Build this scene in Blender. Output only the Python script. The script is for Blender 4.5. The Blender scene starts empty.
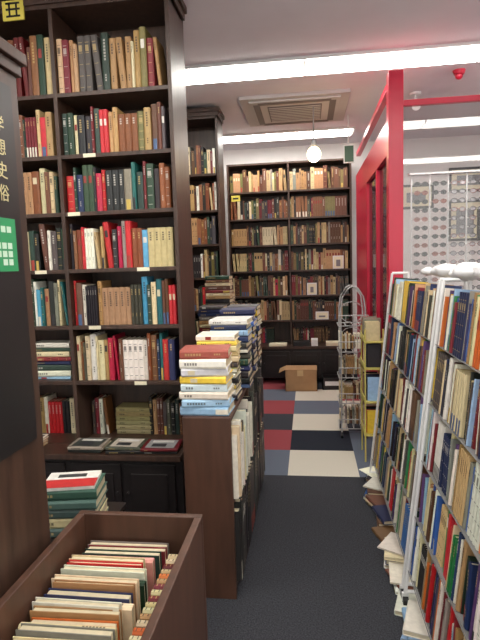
import bpy, math, random
from mathutils import Matrix, Vector
R = random.Random(11)
def lin(c):
    return tuple(((v/255)/12.92 if v/255 <= .04045 else ((v/255+.055)/1.055)**2.4) for v in c)
# ---------------------------------------------------------------- materials
def mat(name, col, rough=.5, noise=0.0, scale=8, metal=0, stretch=(1,1,1), bump=0, emis=0, spec=.5):
    m = bpy.data.materials.new(name); m.use_nodes = True
    nt = m.node_tree; b = nt.nodes['Principled BSDF']
    c = lin(col)
    b.inputs['Roughness'].default_value = rough; b.inputs['Metallic'].default_value = metal
    b.inputs['Specular IOR Level'].default_value = spec
    b.inputs['Base Color'].default_value = (*c, 1)
    if noise or bump:
        tc = nt.nodes.new('ShaderNodeTexCoord'); mp = nt.nodes.new('ShaderNodeMapping')
        mp.inputs['Scale'].default_value = stretch
        n = nt.nodes.new('ShaderNodeTexNoise'); n.inputs['Scale'].default_value = scale; n.inputs['Detail'].default_value = 4
        nt.links.new(tc.outputs['Object'], mp.inputs[0]); nt.links.new(mp.outputs[0], n.inputs['Vector'])
        if noise:
            r = nt.nodes.new('ShaderNodeValToRGB')
            r.color_ramp.elements[0].position = .3; r.color_ramp.elements[1].position = .7
            r.color_ramp.elements[0].color = (*[v*(1-noise) for v in c], 1)
            r.color_ramp.elements[1].color = (*[min(1, v*(1+noise)) for v in c], 1)
            nt.links.new(n.outputs['Fac'], r.inputs[0]); nt.links.new(r.outputs[0], b.inputs['Base Color'])
        if bump:
            bp = nt.nodes.new('ShaderNodeBump'); bp.inputs['Strength'].default_value = bump; bp.inputs['Distance'].default_value = .01
            nt.links.new(n.outputs['Fac'], bp.inputs['Height']); nt.links.new(bp.outputs[0], b.inputs['Normal'])
    if emis:
        b.inputs['Emission Color'].default_value = (*c, 1); b.inputs['Emission Strength'].default_value = emis
    return m
WOOD = mat('dark_wood', (62, 43, 34), .42, .35, 6, stretch=(6, 6, .6))
WOOD2 = mat('brown_wood', (76, 50, 38), .45, .25, 6, stretch=(4, 4, .6))
BLACKW = mat('black_wood', (30, 25, 25), .35, .2, 6)
CARPET = mat('carpet', (60, 61, 66), .95, .5, 150, bump=.5, spec=.1)
CEIL = mat('ceiling_paint', (224, 220, 226), .8, .03, 3)
WALLM = mat('wall_paint', (230, 227, 226), .8, .03, 3)
RED = mat('red_lacquer', (190, 20, 56), .3, .05, 4)
WHITE = mat('white_metal', (222, 222, 222), .35, .03, 5)
GREYM = mat('grey_metal', (120, 120, 125), .4, .05, 5)
BLACK = mat('black_plastic', (24, 23, 25), .4, .1, 5)
LAMP = mat('lamp_diffuser', (255, 252, 244), .5, emis=18)
BULB = mat('bulb_glow', (255, 226, 170), .5, emis=30)
CARD = mat('cardboard', (168, 132, 94), .8, .08, 12)
YEL = mat('yellow_paint', (205, 190, 80), .5, .05, 6)
YEL2 = mat('pale_yellow_metal', (196, 184, 100), .5, .05, 6)
GREEN = mat('green_sticker', (40, 142, 88), .5, .05, 6)
CREAM = mat('cream_card', (225, 218, 190), .7, .04, 9)
CAST = mat('ac_plastic', (190, 185, 184), .5, .03, 4)
CASTD = mat('ac_grille', (110, 102, 102), .5, .05, 4)
def bookmat():
    m = bpy.data.materials.new('book_cloth'); m.use_nodes = True; nt = m.node_tree; b = nt.nodes['Principled BSDF']
    a = nt.nodes.new('ShaderNodeAttribute'); a.attribute_name = 'Col'
    n = nt.nodes.new('ShaderNodeTexNoise'); n.inputs['Scale'].default_value = 45
    mr = nt.nodes.new('ShaderNodeMapRange'); mr.inputs['To Min'].default_value = .75; mr.inputs['To Max'].default_value = 1.15
    tc = nt.nodes.new('ShaderNodeTexCoord'); nt.links.new(tc.outputs['Object'], n.inputs['Vector'])
    mx = nt.nodes.new('ShaderNodeVectorMath'); mx.operation = 'SCALE'
    nt.links.new(n.outputs['Fac'], mr.inputs['Value']); nt.links.new(a.outputs['Color'], mx.inputs[0]); nt.links.new(mr.outputs[0], mx.inputs['Scale'])
    nt.links.new(mx.outputs[0], b.inputs['Base Color']); b.inputs['Roughness'].default_value = .5
    return m
BOOK = bookmat()
def glassmat(name, tint, refl):
    m = bpy.data.materials.new(name); m.use_nodes = True; nt = m.node_tree
    nt.nodes.remove(nt.nodes['Principled BSDF'])
    o = nt.nodes['Material Output']; t = nt.nodes.new('ShaderNodeBsdfTransparent'); g = nt.nodes.new('ShaderNodeBsdfGlossy'); mx = nt.nodes.new('ShaderNodeMixShader')
    t.inputs[0].default_value = (*tint, 1); g.inputs['Roughness'].default_value = .03; mx.inputs[0].default_value = refl
    nt.links.new(t.outputs[0], mx.inputs[1]); nt.links.new(g.outputs[0], mx.inputs[2]); nt.links.new(mx.outputs[0], o.inputs[0])
    return m
GLASS = glassmat('clear_glass', (.95, .96, .96), .05)
DGLASS = glassmat('reflective_glass', (.5, .47, .5), .35)
# ---------------------------------------------------------------- mesh builder
class MB:
    def __init__(s): s.v = []; s.f = []; s.c = []; s.mi = []
    def face(s, pts, col=(1, 1, 1), mi=0):
        n = len(s.v); s.v.extend([tuple(p) for p in pts]); s.f.append(tuple(range(n, n+len(pts)))); s.c.append(col); s.mi.append(mi)
    def box(s, x0, x1, y0, y1, z0, z1, mi=0, col=(1, 1, 1), M=None, cols=None):
        p = [Vector(q) for q in ((x0,y0,z0),(x1,y0,z0),(x1,y1,z0),(x0,y1,z0),(x0,y0,z1),(x1,y0,z1),(x1,y1,z1),(x0,y1,z1))]
        if M is not None: p = [M @ q for q in p]
        n = len(s.v); s.v.extend([tuple(q) for q in p])
        for i, f in enumerate(((0,3,2,1),(4,5,6,7),(0,1,5,4),(2,3,7,6),(0,4,7,3),(1,2,6,5))):
            s.f.append(tuple(n+k for k in f)); s.c.append(cols[i] if cols else col); s.mi.append(mi)
    def tube(s, pts, r, mi=0, seg=8, col=(1, 1, 1)):
        pts = [Vector(p) for p in pts]; rings = []
        for i, p in enumerate(pts):
            t = (pts[min(i+1, len(pts)-1)]-pts[max(i-1, 0)]).normalized()
            up = Vector((0, 0, 1)) if abs(t.z) < .9 else Vector((1, 0, 0))
            a = t.cross(up).normalized(); b = t.cross(a); n = len(s.v)
            rr = r[i] if isinstance(r, (list, tuple)) else r
            for k in range(seg):
                th = 2*math.pi*k/seg; s.v.append(tuple(p+a*rr*math.cos(th)+b*rr*math.sin(th)))
            rings.append(n)
        for i in range(len(rings)-1):
            for k in range(seg):
                k2 = (k+1) % seg
                s.f.append((rings[i]+k, rings[i]+k2, rings[i+1]+k2, rings[i+1]+k)); s.c.append(col); s.mi.append(mi)
        for q in (rings[0], rings[-1]):
            s.f.append(tuple(q+k for k in range(seg))); s.c.append(col); s.mi.append(mi)
    def sphere(s, c, r, mi=0, su=12, sv=8, sc=(1, 1, 1), jit=0):
        n = len(s.v)
        for j in range(sv+1):
            ph = math.pi*j/sv
            for i in range(su):
                th = 2*math.pi*i/su; k = 1+(R.uniform(-jit, jit) if jit and 0 < j < sv else 0)
                s.v.append((c[0]+r*sc[0]*k*math.sin(ph)*math.cos(th), c[1]+r*sc[1]*k*math.sin(ph)*math.sin(th), c[2]+r*sc[2]*k*math.cos(ph)))
        for j in range(sv):
            for i in range(su):
                s.f.append((n+j*su+i, n+(j+1)*su+i, n+(j+1)*su+(i+1) % su, n+j*su+(i+1) % su)); s.c.append((1, 1, 1)); s.mi.append(mi)
    def build(s, name, mats, parent=None, bevel=0, smooth=False):
        me = bpy.data.meshes.new(name); me.from_pydata(s.v, [], s.f)
        for m in mats: me.materials.append(m)
        me.polygons.foreach_set('material_index', s.mi)
        ca = me.color_attributes.new('Col', 'FLOAT_COLOR', 'CORNER')
        buf = []
        for f, c in zip(s.f, s.c): buf.extend([c[0], c[1], c[2], 1.0]*len(f))
        ca.data.foreach_set('color', buf)
        if smooth: me.polygons.foreach_set('use_smooth', [True]*len(me.polygons))
        me.update()
        o = bpy.data.objects.new(name, me); bpy.context.scene.collection.objects.link(o)
        if bevel:
            b = o.modifiers.new('bevel', 'BEVEL'); b.width = bevel; b.segments = 2; b.limit_method = 'ANGLE'
        if parent: o.parent = parent
        return o
T = Matrix.Translation
def Rz(d): return Matrix.Rotation(math.radians(d), 4, 'Z')
def Rx(d): return Matrix.Rotation(math.radians(d), 4, 'X')
# ---------------------------------------------------------------- books
PAGE = lin((210, 197, 166))
C = dict(brown=(98,60,40), leather=(128,74,42), tan=(174,136,92), cream=(216,200,160), white=(228,224,210), black=(28,26,28),
 dgreen=(34,60,44), navy=(30,42,82), maroon=(112,26,34), red=(186,32,38), crimson=(174,24,62), blue=(46,90,160), cyan=(80,160,190), grey=(136,130,118),
 dgrey=(70,66,62), olive=(114,104,58), yellow=(218,182,62), orange=(206,106,44), pink=(210,146,144), teal=(34,104,102), beige=(196,172,126), lblue=(144,178,206), green=(44,118,66), purple=(84,56,102))
OLD = 'brown leather tan cream black black dgreen tan brown leather brown dgrey maroon olive maroon tan leather beige dgreen cream black white dgreen'.split()
MIX = 'brown tan cream white black navy maroon red leather grey beige cream dgreen white dgrey brown brown tan black white dgreen black crimson red teal'.split()
MOD = 'white cream navy red brown black yellow white lblue dgreen green orange teal dgrey grey beige purple white black tan dgreen navy maroon cream blue'.split()
RACK = 'white white cream navy blue black lblue green dgrey tan white dgreen navy maroon orange grey red beige brown black yellow white cream purple grey tan black'.split()
DRK = 'black dgrey dgreen brown black maroon tan dgrey brown leather black grey brown beige olive'.split()
def jc(n, a=14):
    c = C[n] if isinstance(n, str) else n; k = R.uniform(-a, a)
    return lin(tuple(max(6, min(240, v+k+R.uniform(-6, 6))) for v in c))
def book(mb, M, w, h, d, col, style=None, simple=False):
    lum = col[0]*.3+col[1]*.6+col[2]*.1
    t = min(.0028, w*.18); r = min(.005, w*.3)
    def q(pts, c): mb.face([M @ Vector(p) for p in pts], c)
    if simple:
        mb.box(0, w, 0, d, 0, h, col=col, M=M, cols=[PAGE, PAGE, col, PAGE, col, col])
    else:
        mb.box(0, t, r, d, 0, h, col=col, M=M); mb.box(w-t, w, r, d, 0, h, col=col, M=M)
        mb.box(t, w-t, r, d-.004, .004, h-.004, col=PAGE, M=M)
        pr = [(0, r), (w*.22, 0), (w*.78, 0), (w, r)]
        for i in range(3):
            a, b = pr[i], pr[i+1]; q([(a[0],a[1],0),(b[0],b[1],0),(b[0],b[1],h),(a[0],a[1],h)], col)
        q([(0,r,h),(w*.22,0,h),(w*.78,0,h),(w,r,h)], col); q([(w,r,0),(w*.78,0,0),(w*.22,0,0),(0,r,0)], col)
    if style is None: style = R.random()
    tgt = lin((40,34,32)) if lum > .2 else (lin((196,168,110)) if style*1000 % 2 < 1.2 else lin((205,200,190)))
    k = .75 if lum > .2 else .6
    ink = tuple(col[i]*(1-k)+tgt[i]*k for i in range(3))
    e = -.0007; xa, xb = w*.36, w*.64
    if style < .12 and w > .012:
        lc = lin([(205,192,160),(44,38,36),(140,46,42),(215,210,200)][int(style*1000) % 4]); z0 = h*(.6+style)
        q([(w*.22,e,z0),(w*.78,e,z0),(w*.78,e,z0+h*.15),(w*.22,e,z0+h*.15)], lc)
    elif style < .28:
        lc = lin([(214,208,192),(160,60,48),(70,92,130),(196,168,84),(46,44,46)][int(style*1000) % 5]); z1 = h*.26
        q([(w*.2,e,0),(w*.8,e,0),(w*.8,e,z1),(w*.2,e,z1)], lc)
    if style > .26 and style < .85:
        n = 3+int(style*100) % 5; g = min(h*.05, (xb-xa)*1.3); z = h*.9
        for i in range(n):
            q([(xa,e*1.6,z-g),(xb,e*1.6,z-g),(xb,e*1.6,z-g*.2),(xa,e*1.6,z-g*.2)], ink); z -= g*1.15
        if style > .6:
            z = h*.3; g *= .8
            for i in range(3):
                q([(xa+w*.04,e*1.6,z-g),(xb-w*.04,e*1.6,z-g),(xb-w*.04,e*1.6,z-g*.2),(xa+w*.04,e*1.6,z-g*.2)], ink); z -= g*1.2
    elif style >= .85:
        for zz in (.1, .3, .5, .7, .88):
            q([(w*.2,e,h*zz),(w*.8,e,h*zz),(w*.8,e,h*zz+.003),(w*.2,e,h*zz+.003)], ink)
        q([(w*.25,e,h*.73),(w*.75,e,h*.73),(w*.75,e,h*.84),(w*.25,e,h*.84)], ink)
def row(mb, M, L, pal, hr=(.18, .25), wr=(.014, .034), dr=(.13, .17), simple=False, fill=1.0, push=.02, runs=.3, lp=.05, lm=(3, 6)):
    x = 0; left = 0; follow = 0; ang_ = 0
    while x < L*fill-.004:
        if left <= 0:
            cn = R.choice(pal); left = R.randint(2, 5) if R.random() < runs*.4 else 1
            base = (R.uniform(*wr), R.uniform(*hr), R.uniform(*dr)); st = R.random(); base_col = jc(cn)
            off = R.uniform(0, push)
        left -= 1
        w, h, d = base
        if x+w > L: break
        lean = 0
        if follow > 0: lean = ang_; follow -= 1; extra = 0
        elif R.random() < lp:
            lean = ang_ = math.radians(R.uniform(*lm)); extra = h*math.sin(lean)
            follow = R.randint(0, 4) if lp > .06 else 0
        else: extra = 0
        if lean and x+extra+w/math.cos(lean) < L:
            x += extra
            book(mb, M @ T((x, off, 0)) @ Matrix.Rotation(-lean, 4, 'Y'), w, h, d, base_col, st, simple)
            x += w/math.cos(lean)+.0006
        else:
            follow = 0
            book(mb, M @ T((x, off, 0)), w, h, d, base_col, st, simple); x += w+.0008
SB = Matrix(((0,0,-1,0),(0,1,0,0),(1,0,0,0),(0,0,0,1)))
def stack(mb, cx, cy, z, cols, w=.15, d=.21, th=(.02, .04), rot=0, jit=4, style=None, tilt=0):
    for cn in cols:
        t = R.uniform(*th); ww = w*R.uniform(.92, 1.04); dd = d*R.uniform(.95, 1.03)
        M = T((cx, cy, z)) @ Rz(rot+R.uniform(-jit, jit)) @ Rx(tilt) @ T((dd/2, -ww/2, 0)) @ SB
        book(mb, M, t, dd, ww, jc(cn), style); z += t+.0008
    return z
# ---------------------------------------------------------------- room shell
def simplebox(name, x0, x1, y0, y1, z0, z1, m, bevel=0):
    b = MB(); b.box(x0, x1, y0, y1, z0, z1); return b.build(name, [m], bevel=bevel)
H = 2.98; XL, XR, YB, YF = -2.15, 3.0, 6.85, -2.5; YT = 3.52
fl = MB()
fl.box(XL, XR, YF, YT, -.05, 0, 0)
tc = dict(w=(202,197,184), n=(38,42,52), b=(98,106,120), r=(146,70,76), d=(58,61,68), g=(132,134,139))
tm = {}; mats = [CARPET]
for i, (k, v) in enumerate(tc.items()):
    mats.append(mat('carpet_tile_'+k, v, .9, .12, 150, bump=.3, spec=.15)); tm[k] = i+1
rows_ = ['wndbwbdgrw', 'gbwrnbrwdn', 'dwddwdbgwb', 'bwnrbwbdgr', 'rdgbwrwdbn', 'nwbrdwgrdb', 'wbdrgdwbnr']
for j in range(7):
    for i in range(-4, 6):
        x0 = -.17+.5*i; x1 = x0+.5; y0 = YT+.5*j; y1 = min(YB, y0+.5)
        x0 = max(x0, XL); x1 = min(x1, XR)
        if x1 <= x0 or y0 >= YB: continue
        fl.box(x0, x1, y0, y1, -.05, 0, tm[rows_[j][i+4]])
fl.build('floor', mats)
simplebox('ceiling', XL, XR, YF, YB, H, H+.05, CEIL)
simplebox('wall_left', XL-.06, XL, YF, YB, 0, H, WALLM)
simplebox('wall_right', XR, XR+.06, YF, YB, 0, H, WALLM)
simplebox('wall_back', XL, XR, YB, YB+.06, 0, H, WALLM)
simplebox('baseboard_back', .75, XR, YB-.015, YB, 0, .08, BLACKW)
# ---------------------------------------------------------------- ceiling fixtures
def strip(x0, x1, y0, y1, seg=1.27, start=0.0):
    b = MB(); z = H
    b.box(x0-.02, x1+.02, y0-.02, y0, z-.022, z, 0); b.box(x0-.02, x1+.02, y1, y1+.02, z-.022, z, 0)
    b.box(x0-.02, x0, y0, y1, z-.022, z, 0); b.box(x1, x1+.02, y0, y1, z-.022, z, 0)
    xs = [x0]+[start+seg*k for k in range(-3, 4) if x0+.1 < start+seg*k < x1-.1]+[x1]
    for a, c in zip(xs[:-1], xs[1:]): b.box(a+.008, c-.008, y0+.003, y1-.003, z-.035, z-.004, 1)
    for a in xs[1:-1]: b.box(a-.008, a+.008, y0, y1, z-.036, z, 0)
    b.build('ceiling_light', [WHITE, LAMP])
strip(-1.35, 2.7, 3.96, 4.24)
strip(-1.35, .52, 6.06, 6.32)
strip(-1.9, 2.7, 1.4, 1.7)
strip(-1.9, 2.7, -.8, -.5)
ac = MB(); cx, cy = -.10, 5.2
ac.box(cx-.49, cx+.49, cy-.46, cy+.46, H-.03, H, 0)
ac.box(cx-.41, cx+.41, cy-.40, cy+.40, H-.045, H-.03, 0)
ac.box(cx-.25, cx+.25, cy-.25, cy+.25, H-.052, H-.045, 1)
for k in range(9): ac.box(cx-.24, cx+.24, cy-.235+k*.055, cy-.215+k*.055, H-.057, H-.052, 0)
for s in (-1, 1):
    ac.box(cx-.33, cx+.33, cy+s*.345-.03, cy+s*.345+.03, H-.05, H-.045, 1)
    ac.box(cx+s*.345-.03, cx+s*.345+.03, cy-.33, cy+.33, H-.05, H-.045, 1)
ac.build('ceiling_air_conditioner', [CAST, CASTD], bevel=.004)
pl = MB(); pl.tube([(.07, 5, H), (.07, 5, H-.02)], .05, 0, 16); pl.tube([(.07, 5, H-.02), (.07, 5, 2.62)], .006, 0)
pl.tube([(.07, 5, 2.64), (.07, 5, 2.60), (.07, 5, 2.55)], [.012, .026, .028], 0, 14)
pl.sphere((.07, 5, 2.495), .062, 1, 16, 12, (1, 1, 1.15))
pl.build('pendant_lamp', [GREYM, BULB], smooth=True)
tr = MB()
tr.tube([(.98, 5.0, H), (.98, 5.0, H-.02)], .05, 0, 16); tr.tube([(.98, 5.0, H-.02), (.98, 5.0, H-.08)], .008, 0); tr.tube([(.98, 5.02, H-.07), (.98, 4.94, H-.13)], [.03, .04], 0, 12)
tr.build('ceiling_spotlight', [WHITE])
tr = MB(); x = 1.22
tr.tube([(x, 4.5, H), (x, 4.5, H-.03)], [.05, .04], 0, 16); tr.sphere((x, 4.5, H-.04), .03, 0)
tr.build('fire_alarm_bell', [RED])
ex = MB(); ex.box(.38, .49, 5.55, 5.58, 2.50, 2.68, 0); ex.box(.39, .48, 5.545, 5.55, 2.51, 2.67, 1); ex.tube([(.43, 5.565, 2.68), (.43, 5.565, H)], .006, 0)
ex.build('exit_sign', [WHITE, mat('dark_green_panel', (50, 84, 66), .5, .05, 5)])
# ---------------------------------------------------------------- bookcases
def bookcase(name, xs, yf, yb, zs, ztop, zc=0, crown=True, t=.022, m=WOOD, base=None):
    b = MB(); x0, x1 = xs[0], xs[-1]
    for x in xs[1:-1]: b.box(x-t/2, x+t/2, yf+.004, yb, 0, ztop)
    b.box(x0-t, x0, yf, yb, 0, ztop); b.box(x1, x1+t, yf, yb, 0, ztop)
    b.box(x0, x1, yb-.012, yb, 0, ztop)
    for z in zs: b.box(x0, x1, yf+.006, yb-.012, z-t, z)
    b.box(x0-t, x1+t, yf, yb, ztop-t, ztop)
    if crown:
        b.box(x0-t-.012, x1+t+.012, yf-.012, yb, ztop, ztop+.035); b.box(x0-t-.026, x1+t+.026, yf-.026, yb, ztop+.035, ztop+.072)
    if base:
        zc, yc = base
        b.box(x0-t, x1+t, yc, yf, zc-.03, zc); b.box(x0-t, x1+t, yc+.04, yf, .07, zc-.03, 1)
        for a, c in zip(xs[:-1], xs[1:]):
            mid = (a+c)/2
            for p, q in ((a+.02, mid-.01), (mid+.01, c-.02)):
                b.box(p, q, yc+.025, yc+.04, .10, zc-.06, 1); b.box(p+.04, q-.04, yc+.018, yc+.025, .15, zc-.11, 1)
            b.tube([(mid-.03, yc+.025, zc*.55), (mid-.03, yc+.005, zc*.55)], .008, 1); b.tube([(mid+.03, yc+.025, zc*.55), (mid+.03, yc+.005, zc*.55)], .008, 1)
    return b.build(name, [m, BLACKW], bevel=.002)
zs = [.49, .86, 1.18, 1.50, 1.815, 2.125, 2.45]
big = bookcase('bookcase', [-2.02, -1.345, -.715], 2.75, 3.08, zs, 2.905, base=(.49, 2.58))
bk = MB()
pals = [MIX, MIX+['red','crimson','navy','white'], MIX+['red','crimson','teal','cyan','white'], MIX+['cyan','crimson','red','white','green'], MIX+OLD, OLD+['cream','red'], OLD+['cream','white','black']]
hr = [(.17,.21), (.215,.27), (.2,.27), (.2,.262), (.2,.26), (.2,.26), (.24,.33)]
for i, z in enumerate(zs):
    for a, c in ((-2.01, -1.36), (-1.33, -.72)):
        if i == 0:
            yo = 2.93
            row(bk, T((a, yo, z)), (c-a)*(1 if a < -1.5 else .2), MIX, (.19,.23), dr=(.1,.12), push=.005)
            if a > -1.5: row(bk, T((a+.36, yo, z)), .24, DRK, (.19,.23), dr=(.1,.12), push=.005)
            continue
        if i == 1 and a < -1.5:
            for sx in (-1.9, -1.72, -1.5):
                stack(bk, sx-.0, 2.86, z, [R.choice(MOD) for _ in range(8)], .13, .17 if sx != -1.5 else .24, (.018,.034), jit=2)
            continue
        row(bk, T((a, 2.775, z)), c-a, pals[i], hr[i], (.015,.042) if i > 3 else (.012,.036), fill=R.choice([1,1,.97]))
stack(bk, -1.07, 2.99, .49, [(150,140,96)]*6, .12, .22, (.026,.028), jit=.5, style=.7)
bk.build('shelved_books', [BOOK])
lb = MB()
for cx_, n, cs in ((-1.24, 2, 'grey'), (-1.02, 2, 'dgrey'), (-.82, 2, 'maroon'), (-1.62, 3, 'white')):
    zt = stack(lb, cx_, 2.68, .4905, [R.choice(['white','grey','tan','black']) for _ in range(n-1)]+[cs], .16, .20 if cx_ > -1.5 else .18, (.014,.02), rot=R.uniform(-6, 6), jit=3)
    B = T((cx_, 2.68, zt+.0005)) @ Rz(R.uniform(-3, 3))
    lb.box(-.08, .08, -.065, .065, 0, .0006, M=B, col=lin(R.choice([(150,150,150),(190,180,165),(60,64,60)]))); lb.box(-.06, .06, .02, .05, .0006, .0012, M=B, col=lin((215,212,205))); lb.box(-.05, .03, -.045, .0, .0006, .0012, M=B, col=lin((50,50,54)))
lb.build('display_books', [BOOK])
lab = MB()
for (x, z) in ((-1.17, 2.125), (-1.28, 1.815), (-.9, 1.5), (-1.2, 1.18), (-1.5, 1.5), (-.95, .86)):
    lab.box(x-.035, x+.035, 2.752, 2.7555, z-.021, z-.001, 0)
lab.build('shelf_labels', [CREAM], parent=big)
sg = MB(); z0 = 2.835; sg.box(-1.60, -1.48, 2.735, 2.745, z0, z0+.10, 0)
for (u, w_, v, h_) in ((.02,.08,.08,.01),(.02,.08,.05,.01),(.02,.08,.015,.01),(.035,.01,.015,.07),(.075,.01,.015,.07)):
    sg.box(-1.60+u, -1.60+u+w_, 2.7335, 2.735, z0+v, z0+v+h_, 1)
sg.build('category_sign', [YEL, BLACK], parent=big)
mzs = [.10, .42, .74, 1.06, 1.38, 1.70, 2.02, 2.36]
bookcase('bookcase', [-1.75, -1.28, -.84], 4.9, 5.2, mzs, 2.88, crown=True)
bk = MB()
for z in mzs:
    for a, c in ((-1.74, -1.3), (-1.26, -.85)): row(bk, T((a, 4.92, z)), c-a, R.choice([OLD, MIX]), (.2,.27), dr=(.12,.16), simple=True)
bk.build('shelved_books', [BOOK])
bzs = [.47, .78, 1.09, 1.405, 1.725, 2.05, 2.38]
bkc = bookcase('bookcase', [-.96, -.225, .51], 6.45, 6.78, bzs, 2.72, crown=False, base=(.47, 6.28))
bk = MB()
for i, z in enumerate(bzs):
    for k, (a, c) in enumerate(((-.95, -.24), (-.21, .50))):
        if i == 0: row(bk, T((a, 6.62, z)), (c-a)*.7, MIX, (.16,.2), dr=(.1,.12), push=.005, simple=True); continue
        if i == 6: row(bk, T((a, 6.48, z)), c-a, ['tan','brown','beige','brown','tan','grey','olive'], (.2,.28), (.02,.05), dr=(.2,.24), simple=True); continue
        pal = DRK if k else (OLD+DRK+['cream','crimson'])
        row(bk, T((a, 6.48, z)), c-a, pal, (.2,.26), (.016,.036), simple=True)
bk.build('shelved_books', [BOOK])
fr = MB()
for (x, z, w_, h_, s) in ((.30, 1.405, .13, .16, 0), (-.02, 1.09, .12, .15, 0), (.08, .78, .16, .1, 1)):
    fr.box(x, x+w_, 6.462, 6.472, z+.001, z+h_, 0); fr.box(x+.012, x+w_-.012, 6.4605, 6.462, z+.012, z+h_-.012, 1); fr.box(x+.04, x+w_-.04, 6.460, 6.4605, z+.03, z+h_-.05, 2)
fr.build('picture_frame', [WHITE, CREAM, GREYM])
ys = MB(); ys.box(-.93, -.82, 6.43, 6.44, 2.27, 2.34); ys.box(-.91, -.84, 6.4285, 6.43, 2.295, 2.315, 1); ys.build('category_sign', [YEL, BLACK], parent=bkc)
cl = MB()
cl.box(-.50, -.28, 6.31, 6.45, .471, .50, 0); cl.box(-.2, .0, 6.30, 6.44, .471, .53, 1); cl.box(.02, .1, 6.3, 6.4, .471, .56, 2); cl.box(.2, .42, 6.30, 6.42, .471, .52, 0)
cl.build('counter_clutter', [CREAM, BLACK, WHITE], bevel=.004)
cb = MB(); x0, x1, y0, y1, h = -.29, .08, 5.93, 6.2, .25; t = .006
cb.box(x0, x1, y0, y0+t, 0, h); cb.box(x0, x1, y1-t, y1, 0, h); cb.box(x0, x0+t, y0, y1, 0, h); cb.box(x1-t, x1, y0, y1, 0, h); cb.box(x0, x1, y0, y1, .001, t)
cb.box(0, x1-x0, 0, .12, 0, .004, M=T((x0, y0, h)) @ Rx(12)); cb.box(0, x1-x0, -.12, 0, 0, .004, M=T((x0, y1, h)) @ Rx(-8))
cb.box(-.08, 0, y0+.01, y1-.01, 0, .004, M=T((x0, 0, h)) @ Matrix.Rotation(math.radians(-25), 4, 'Y'))
cb.box(x0+.14, x0+.21, y0-.001, y0, h-.07, h, 1)
cb.build('cardboard_box', [CARD, mat('packing_tape', (196,168,124), .3, .05, 9)])
cr = MB(); x0, x1, y0, y1 = .14, .38, 6.0, 6.2
cr.box(x0, x1, y0, y0+.01, 0, .14); cr.box(x0, x1, y1-.01, y1, 0, .14); cr.box(x0, x0+.01, y0, y1, 0, .14); cr.box(x1-.01, x1, y0, y1, 0, .14); cr.box(x0, x1, y0, y1, 0, .01)
cr.box(x0+.03, x1-.03, y0-.002, y0, .05, .10, 1); cr.build('storage_crate', [BLACK, WHITE])
# ---------------------------------------------------------------- low aisle bookcase + stacks
lc = MB(); X0, X1, Y0, Y1, Z = -.56, -.345, 2.14, 3.50, .84
lc.box(X0, X1, Y0, Y0+.024, 0, Z, 0); lc.box(X0, X1, Y1-.024, Y1, 0, Z, 0); lc.box(X0, X1, Y0+.024, Y1-.024, Z-.024, Z, 0)
lc.box(X0, X0+.015, Y0+.024, Y1-.024, 0, Z-.024, 0); lc.box(X0+.015, X1, Y0+.024, Y1-.024, .05, .07, 0); lc.box(X0+.015, X1-.01, Y0+.024, Y1-.024, 0, .05, 1)
lc.box(X0+.015, X1, Y0+.024, Y1-.024, .44, .46, 0); lc.box(X0+.015, X1, 2.8, 2.82, .07, Z-.024, 0)
lc.build('low_bookcase', [WOOD2, BLACKW], bevel=.003)
bk = MB()
for (a, c) in ((2.17, 2.795), (2.825, 3.47)):
    near = a < 2.5
    row(bk, T((X1+.03, a, .46)) @ Rz(90), c-a, ['cream','white','black','beige','cream','dgreen','white','dgrey'] if near else ['black','dgrey','black','brown','black'], (.25,.34), (.02,.035), dr=(.15,.17), push=.02)
    row(bk, T((X1+.025, a, .07)) @ Rz(90), c-a, ['black','black','black','dgrey'], (.33,.355), (.04,.055), dr=(.16,.18), push=.006)
bk.build('shelved_books', [BOOK])
bs = MB()
stack(bs, -.462, 2.25, Z+.0005, ['lblue','lblue','white',(196,206,206),'yellow',(196,206,206),'white',(176,92,76)], .17, .215, (.032,.041), style=None)
stack(bs, -.45, 2.50, Z+.0005, ['black','white','dgrey','black','white','olive','dgrey','cream','beige','cream','yellow','white'], .17, .2, (.02,.03))
stack(bs, -.42, 2.76, Z+.0005, ['navy','black','black','navy','dgreen','dgrey','black','dgrey','navy','lblue','navy','white'], .2, .2, (.025,.036))
stack(bs, -.42, 3.05, Z+.0005, ['black','navy','black','black','navy','black','blue','navy','black','blue','navy','navy'], .19, .2, (.026,.036))
stack(bs, -.42, 3.32, Z+.0005, ['black','navy','brown','black','black','dgrey','black','navy','white','black','yellow','dgrey'], .19, .2, (.026,.038))
bs.build('book_stack', [BOOK])
simp = MB(); simp.box(-1.0, -.62, 3.75, 4.65, .86, .885); simp.box(-1.0, -.62, 3.75, 3.775, 0, .86); simp.box(-1.0, -.62, 4.625, 4.65, 0, .86); simp.box(-1.0, -.98, 3.775, 4.625, 0, .86); simp.box(-.98, -.62, 3.775, 4.625, .42, .44)
simp.build('low_bookcase', [WOOD], bevel=.003)
bs = MB()
DK2 = ['black','dgrey','navy','brown','white','maroon','tan','dgreen','grey','cream']
stack(bs, -.73, 3.9, .8855, [R.choice(DK2) for _ in range(11)], .17, .2, (.022,.032)); stack(bs, -.73, 4.2, .8855, [R.choice(DK2) for _ in range(19)], .17, .2, (.022,.032)); stack(bs, -.75, 4.45, .8855, [R.choice(DK2) for _ in range(13)], .17, .2, (.022,.032))
row(bs, T((-.625, 3.78, .44)) @ Rz(90), .84, MIX, (.2,.3), dr=(.15,.17)); row(bs, T((-.625, 3.78, 0)) @ Rz(90), .84, DRK, (.2,.3), dr=(.15,.17))
bs.build('book_stack', [BOOK])
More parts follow.
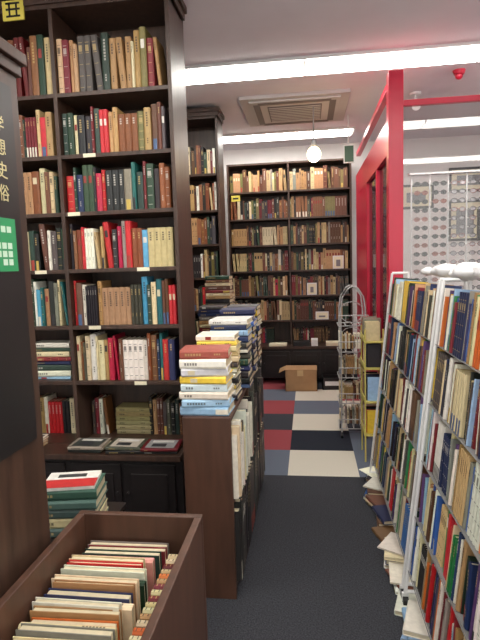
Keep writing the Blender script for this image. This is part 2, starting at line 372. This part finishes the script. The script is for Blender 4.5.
# ---------------------------------------------------------------- foreground bin
bn = MB(); X0, X1, Y0, Y1, Z = -.72, -.33, .40, 1.46, .75; t = .022
bn.box(X0, X1, Y1-t, Y1, 0, Z); bn.box(X0, X1, Y0, Y0+t, 0, Z); bn.box(X0, X0+t, Y0+t, Y1-t, 0, Z); bn.box(X1-t, X1, Y0+t, Y1-t, 0, Z); bn.box(X0+t, X1-t, Y0+t, Y1-t, .47, .49)
bn.build('book_bin', [WOOD2], bevel=.003)
bk = MB(); y = Y1-t-.012
B = Matrix(((0,0,1,0),(-1,0,0,0),(0,-1,0,0),(0,0,0,1)))    # spine up
BP = Matrix(((0,0,1,0),(1,0,0,0),(0,1,0,0),(0,0,0,1)))     # page edges up
seq = ['grey','maroon','dgreen','pink','cream','red','white','dgreen','cream','tan','navy','cream','white','tan','orange','cream','grey','cream']
i = 0
while y > Y0+.06:
    w = R.uniform(.012, .028); hgt = R.uniform(.215, .25); cn = seq[i % len(seq)]; i += 1
    if i % 4 == 0:
        book(bk, T((X0+t+.004+R.uniform(0, .025), y, .68+R.uniform(-.02, .01))) @ Rz(R.uniform(-1.2, 1.2)) @ B, w, hgt, .16, jc(cn), R.uniform(.3, .8))
    else:
        book(bk, T((X0+t+.004+R.uniform(0, .025), y-w, .52+R.uniform(-.015, .012))) @ Rz(R.uniform(-1.2, 1.2)) @ BP, w, hgt, .16, jc(cn), .5)
    y -= w+.003
y = Y1-.06
while y > Y0+.3:
    w = R.uniform(.014, .022); book(bk, T((X1-t-.07, y, .655)) @ B, w, .062, .15, jc(R.choice(['cream','orange','maroon','beige','tan','cream'])), .9); y -= w+.006
bk.build('bin_books', [BOOK])
nb = MB(); nb.box(-1.08, -.742, .1, 1.31, 0, 2.0); nb.box(-1.09, -.732, .09, 1.32, 2.0, 2.03); nb.box(-1.10, -.72, .08, 1.33, 2.03, 2.06); nb.box(-1.08, -.736, .1, 1.315, 0, .08)
nbo = nb.build('bookcase_end', [WOOD], bevel=.003)
sb = MB(); sb.box(-.742, -.734, .55, 1.265, 1.05, 1.96, 0); sb.box(-.734, -.7325, 1.08, 1.235, 1.50, 1.63, 1)
for k in range(5):
    for j in range(5):
        if R.random() < .6: sb.box(-.7325, -.732, 1.10+k*.024, 1.118+k*.024, 1.515+j*.02, 1.53+j*.02, 2)
so = sb.build('notice_board', [BLACK, GREEN, mat('pale_green_print', (190,215,195), .6, .03, 9)], parent=nbo)
def text(s, loc, rot, size, m, parent):
    c = bpy.data.curves.new('lettering', 'FONT'); c.body = s; c.size = size; c.extrude = .0005; c.materials.append(m)
    o = bpy.data.objects.new('lettering', c); bpy.context.scene.collection.objects.link(o); o.location = loc; o.rotation_euler = rot; o.parent = parent
GOLD = mat('gold_print', (206, 196, 150), .5, .04, 8)
for s, y, z in (('哲学', 1.135, 1.84), ('思想', 1.135, 1.785), ('歴史', 1.135, 1.73), ('民俗', 1.135, 1.675)):
    text(s, (-.733, y, z), (math.radians(90), 0, math.radians(90)), .043, GOLD, so)
sc = MB(); sc.box(-1.13, -.80, 1.62, 2.05, .47, .489, 0)
for x in (-1.12, -.83):
    for y in (1.63, 2.02): sc.box(x, x+.03, y, y+.03 if y < 2 else y+.02, 0, .47, 0)
sc.box(-1.12, -.81, 1.63, 2.04, .15, .17, 0); sc.build('side_table', [BLACKW], bevel=.002)
bs = MB(); zt = stack(bs, -.93, 1.83, .4895, [(70,96,84),'cream',(60,84,76),(70,96,84),(70,96,84)], .17, .22, (.032,.04), rot=8, jit=2, style=.5)
M = T((-.93, 1.83, zt)) @ Rz(12)
bs.box(-.1, .1, -.075, .075, 0, .012, M=M, col=lin((225,222,215))); bs.box(-.1, .1, -.075, .0, .012, .0127, M=M, col=lin((186,44,44))); bs.box(-.06, .05, .02, .05, .012, .0127, M=M, col=lin((60,60,60)))
bs.build('book_stack', [BOOK])
# ---------------------------------------------------------------- right leaning racks
def xf(z): return .385+.107*z
tiers = [.17, .415, .66, .905, 1.15]; ang = math.degrees(math.atan(.107))
WIRE = mat('wire_chrome', (120, 120, 120), .35, .05, 5)
def rack(y0, y1):
    b = MB(); d = .2
    for y in (y0+.012, y1-.012):
        b.tube([(xf(.06), y, .06), (xf(1.41), y, 1.41)], .008, 0, 10)
        b.tube([(xf(.06)+d+.1, y, .06), (xf(1.41)+.1, y, 1.41)], .008, 0, 10)
        b.tube([(xf(1.41), y, 1.41), (xf(1.41)+.1, y, 1.41)], .008, 0, 8)
        b.tube([(xf(.06), y, .07), (xf(.06)+d+.1, y, .07)], .008, 0, 8)
        for x in (xf(.06), xf(.06)+d+.09):
            b.tube([(x-.012, y, .026), (x+.012, y, .026)], .026, 1, 12); b.box(x-.014, x+.014, y-.006, y+.006, .03, .065, 0)
    for z in tiers:
        x = xf(z)
        b.box(x+.004, x+.18, y0+.02, y1-.02, z-.006, z-.003, 3)
        b.tube([(x-.001, y0+.01, z), (x-.001, y1-.01, z)], .002, 3, 6)
        b.tube([(x+.17, y0+.01, z+.2), (x+.17, y1-.01, z+.2)], .003, 3, 6)
    b.build('book_rack', [WHITE, BLACK, GREYM, WIRE])
    k = MB()
    for z in tiers:
        row(k, T((xf(z)+.001, y1-.03, z)) @ Rz(-90) @ Rx(-ang), y1-y0-.06, RACK, (.185,.238), (.006,.026), dr=(.12,.145), push=.016, lp=.08, lm=(3, 9))
    k.build('shelved_books', [BOOK])
rack(2.2, 3.45); rack(.92, 2.17)
fb = MB()
y = 3.42
while y > 1.5:
    n = R.randint(1, 3); cs = [R.choice(['white','blue','cream','brown','dgrey','lblue','white','black','tan','black','navy']) for _ in range(n)]
    zt = stack(fb, .43+R.uniform(-.02, .02), y, .0, cs, .14, .19, (.01,.026), rot=-90+R.uniform(-18, 18), jit=14)
    if R.random() < .4: stack(fb, .42, y+.03, zt+.002, [R.choice(['white','cream','blue','white'])], .13, .18, (.004,.008), rot=-90+R.uniform(-40, 40), style=.5)
    y -= .16+R.uniform(.0, .05)
fb.build('floor_book_pile', [BOOK])
pb = MB()
for (x, y, r) in ((.60, 2.35, .05), (.61, 2.5, .045), (.60, 2.05, .055), (.63, 1.88, .06), (.60, 2.72, .035), (.61, 2.2, .04), (.66, 2.1, .05)):
    pb.sphere((x, y, 1.412+r*.6), r, 0, 14, 10, (1.0, 1.4, .6), .12)
pb.build('plastic_bag', [mat('white_plastic', (228,228,230), .35, .05, 30)], smooth=True)
yr = MB()
for x in (.40, .53):
    for y in (3.80, 4.05): yr.tube([(x, y, 0), (x, y, 1.0)], .006, 0)
for z in (.2, .45, .7, .9):
    yr.box(.39, .54, 3.79, 4.06, z, z+.01); yr.box(.39, .395, 3.79, 4.06, z, z+.05)
yr.build('magazine_rack', [YEL2])
bk = MB()
for z in (.21, .46, .71): row(bk, T((.4, 4.04, z)) @ Rz(-90), .22, MOD, (.15,.18), (.01,.03), dr=(.1,.12))
row(bk, T((.4, 4.04, .911)) @ Rz(-90), .22, ['tan','cream','beige','grey'], (.12,.16), (.01,.03), dr=(.1,.12))
bk.build('magazines', [BOOK])
ws = MB(); cx, cy = .36, 4.45
for s in (-1, 1):
    for yy in (-.12, .12):
        ws.tube([(cx+s*.10, cy+yy, .05), (cx+s*.10, cy+yy, 1.1), (cx+s*.085, cy+yy, 1.2), (cx+s*.04, cy+yy, 1.27), (cx, cy+yy, 1.29)], .006, 0)
for z in (.08, .3, .52, .74, .96):
    for yy in (-.12, .12): ws.tube([(cx-.12, cy+yy, z), (cx+.12, cy+yy, z)], .004)
    for x in (-.12, -.06, 0, .06, .12):
        ws.tube([(cx+x, cy-.12, z), (cx+x, cy+.12, z)], .003, 0, 6)
        ws.tube([(cx+x, cy-.12, z), (cx+x, cy-.15, z+.09)], .003, 0, 6)
    ws.tube([(cx-.12, cy-.15, z+.09), (cx+.12, cy-.15, z+.09)], .004)
    a = [(cx+.10*math.cos(t_/12*math.pi*2), cy+.03, z+.10+.09*math.sin(t_/12*math.pi*2)) for t_ in range(13)]; ws.tube(a, .003, 0, 6)
for s in (-1, 1):
    for yy in (-.12, .12): ws.tube([(cx+s*.1-.008, cy+yy, .025), (cx+s*.1+.008, cy+yy, .025)], .025, 1, 12)
ws.build('wire_display_stand', [mat('stand_wire', (176,176,176), .4, .05, 5), BLACK])
wb = MB()
for z in (.09, .31, .53, .75): row(wb, T((cx-.11, cy-.02, z)), .22, ['brown','cream','grey','tan','white'], (.1,.16), (.01,.02), dr=(.1,.11))
wb.build('postcards', [BOOK])
# ---------------------------------------------------------------- red glazed partition
rp = MB()
rp.box(.56, .66, 3.75, 3.85, 0, 2.77, 0)
rp.box(.66, XR, 3.78, 3.82, 2.54, 2.58, 0); rp.box(.66, XR, 3.775, 3.825, 0, .9, 0); rp.box(1.95, 2.0, 3.78, 3.83, .9, 2.54, 0)
rp.box(.58, .64, 3.85, 6.40, 2.25, 2.50, 0); rp.box(.585, .635, 3.85, 6.40, 2.72, 2.77, 0)
rp.box(.58, .64, 5.3, 6.40, 0, 2.25, 0); rp.box(.58, .64, 3.85, 5.3, 0, .7, 0); rp.box(.58, .64, 4.55, 4.60, .7, 2.25, 0)
ro = rp.build('partition_frame', [RED], bevel=.004)
g = MB(); g.box(.66, XR, 3.797, 3.803, .9, 2.54, 0); g.build('window_1', [GLASS])
g = MB(); g.box(.607, .613, 3.85, 4.55, .7, 2.25, 0); g.box(.607, .613, 4.60, 5.3, .7, 2.25, 0); g.build('window_2', [DGLASS])
ed = MB(); TOR = mat('tortoise', (120, 58, 42), .3, .2, 40)
for i in range(7):
    x = .95+i*.15
    ed.tube([(x-.07, 4.63, .0), (x-.07, 4.63, 2.2)], .007, 0)
    for j in range(17):
        z = .95+j*.073; mi = 1 if (i+j) % 3 else 2
        ed.tube([(x-.07, 4.63, z), (x-.02, 4.60, z)], .004, 0, 5)
        for s in (-1, 1):
            ring = [(x+s*.032+.024*math.cos(a*math.pi/4), 4.585, z+.018*math.sin(a*math.pi/4)) for a in range(8)]
            ed.face(ring, (1,1,1), mi if i < 2 else 3)
            ed.tube(ring+[ring[0]], .003, mi, 5)
            ed.tube([(x+s*.056, 4.585, z+.006), (x+s*.058, 4.66, z)], .0025, mi, 5)
        ed.tube([(x-.01, 4.585, z+.004), (x+.01, 4.585, z+.004)], .003, mi, 5)
ed.box(.86, 1.95, 4.60, 4.68, 2.2, 2.215, 0); ed.box(.86, 1.95, 4.5, 4.76, 0, .03, 0)
ed.build('eyeglasses_display', [WHITE, BLACK, TOR, mat('tinted_lens', (150,146,150), .15, .1, 9)])
pf = MB()
for (x, z, w_, h_) in ((1.15, 2.12, .42, .3), (1.75, 1.7, .4, .5), (1.75, 2.3, .5, .3)):
    y = YB-.001
    pf.box(x, x+w_, y-.02, y, z, z+h_, 0); pf.box(x+.03, x+w_-.03, y-.023, y-.02, z+.03, z+h_-.03, 1); pf.box(x+.09, x+w_-.1, y-.025, y-.023, z+.08, z+h_-.1, 2)
pf.build('framed_pictures', [BLACK, CREAM, GREYM])
sf = MB(); sf.box(1.29, 1.48, 4.2, 4.22, 1.62, 1.86, 0); sf.box(1.31, 1.46, 4.195, 4.2, 1.64, 1.84, 1); sf.tube([(1.385, 4.21, 1.62), (1.385, 4.21, 0)], .01, 0); sf.tube([(1.385, 4.21, 0), (1.385, 4.21, .02)], .12, 0, 20)
sf.build('sign_stand', [BLACK, WHITE])
# ---------------------------------------------------------------- world, camera
w = bpy.data.worlds.new('world'); bpy.context.scene.world = w; w.use_nodes = True
w.node_tree.nodes['Background'].inputs[0].default_value = (1, .965, .91, 1); w.node_tree.nodes['Background'].inputs[1].default_value = 2.3
cam = bpy.data.cameras.new('camera'); co = bpy.data.objects.new('camera', cam); bpy.context.scene.collection.objects.link(co)
cam.sensor_width = 36; cam.lens = 28.97; cam.clip_start = .02
co.matrix_world = T((0, 0, 1.5)) @ Rz(7.7) @ Rx(90-6.2) @ Rz(-1.83)
bpy.context.scene.camera = co
bpy.context.scene.view_settings.view_transform = 'Standard'
bpy.context.scene.view_settings.look = 'None'
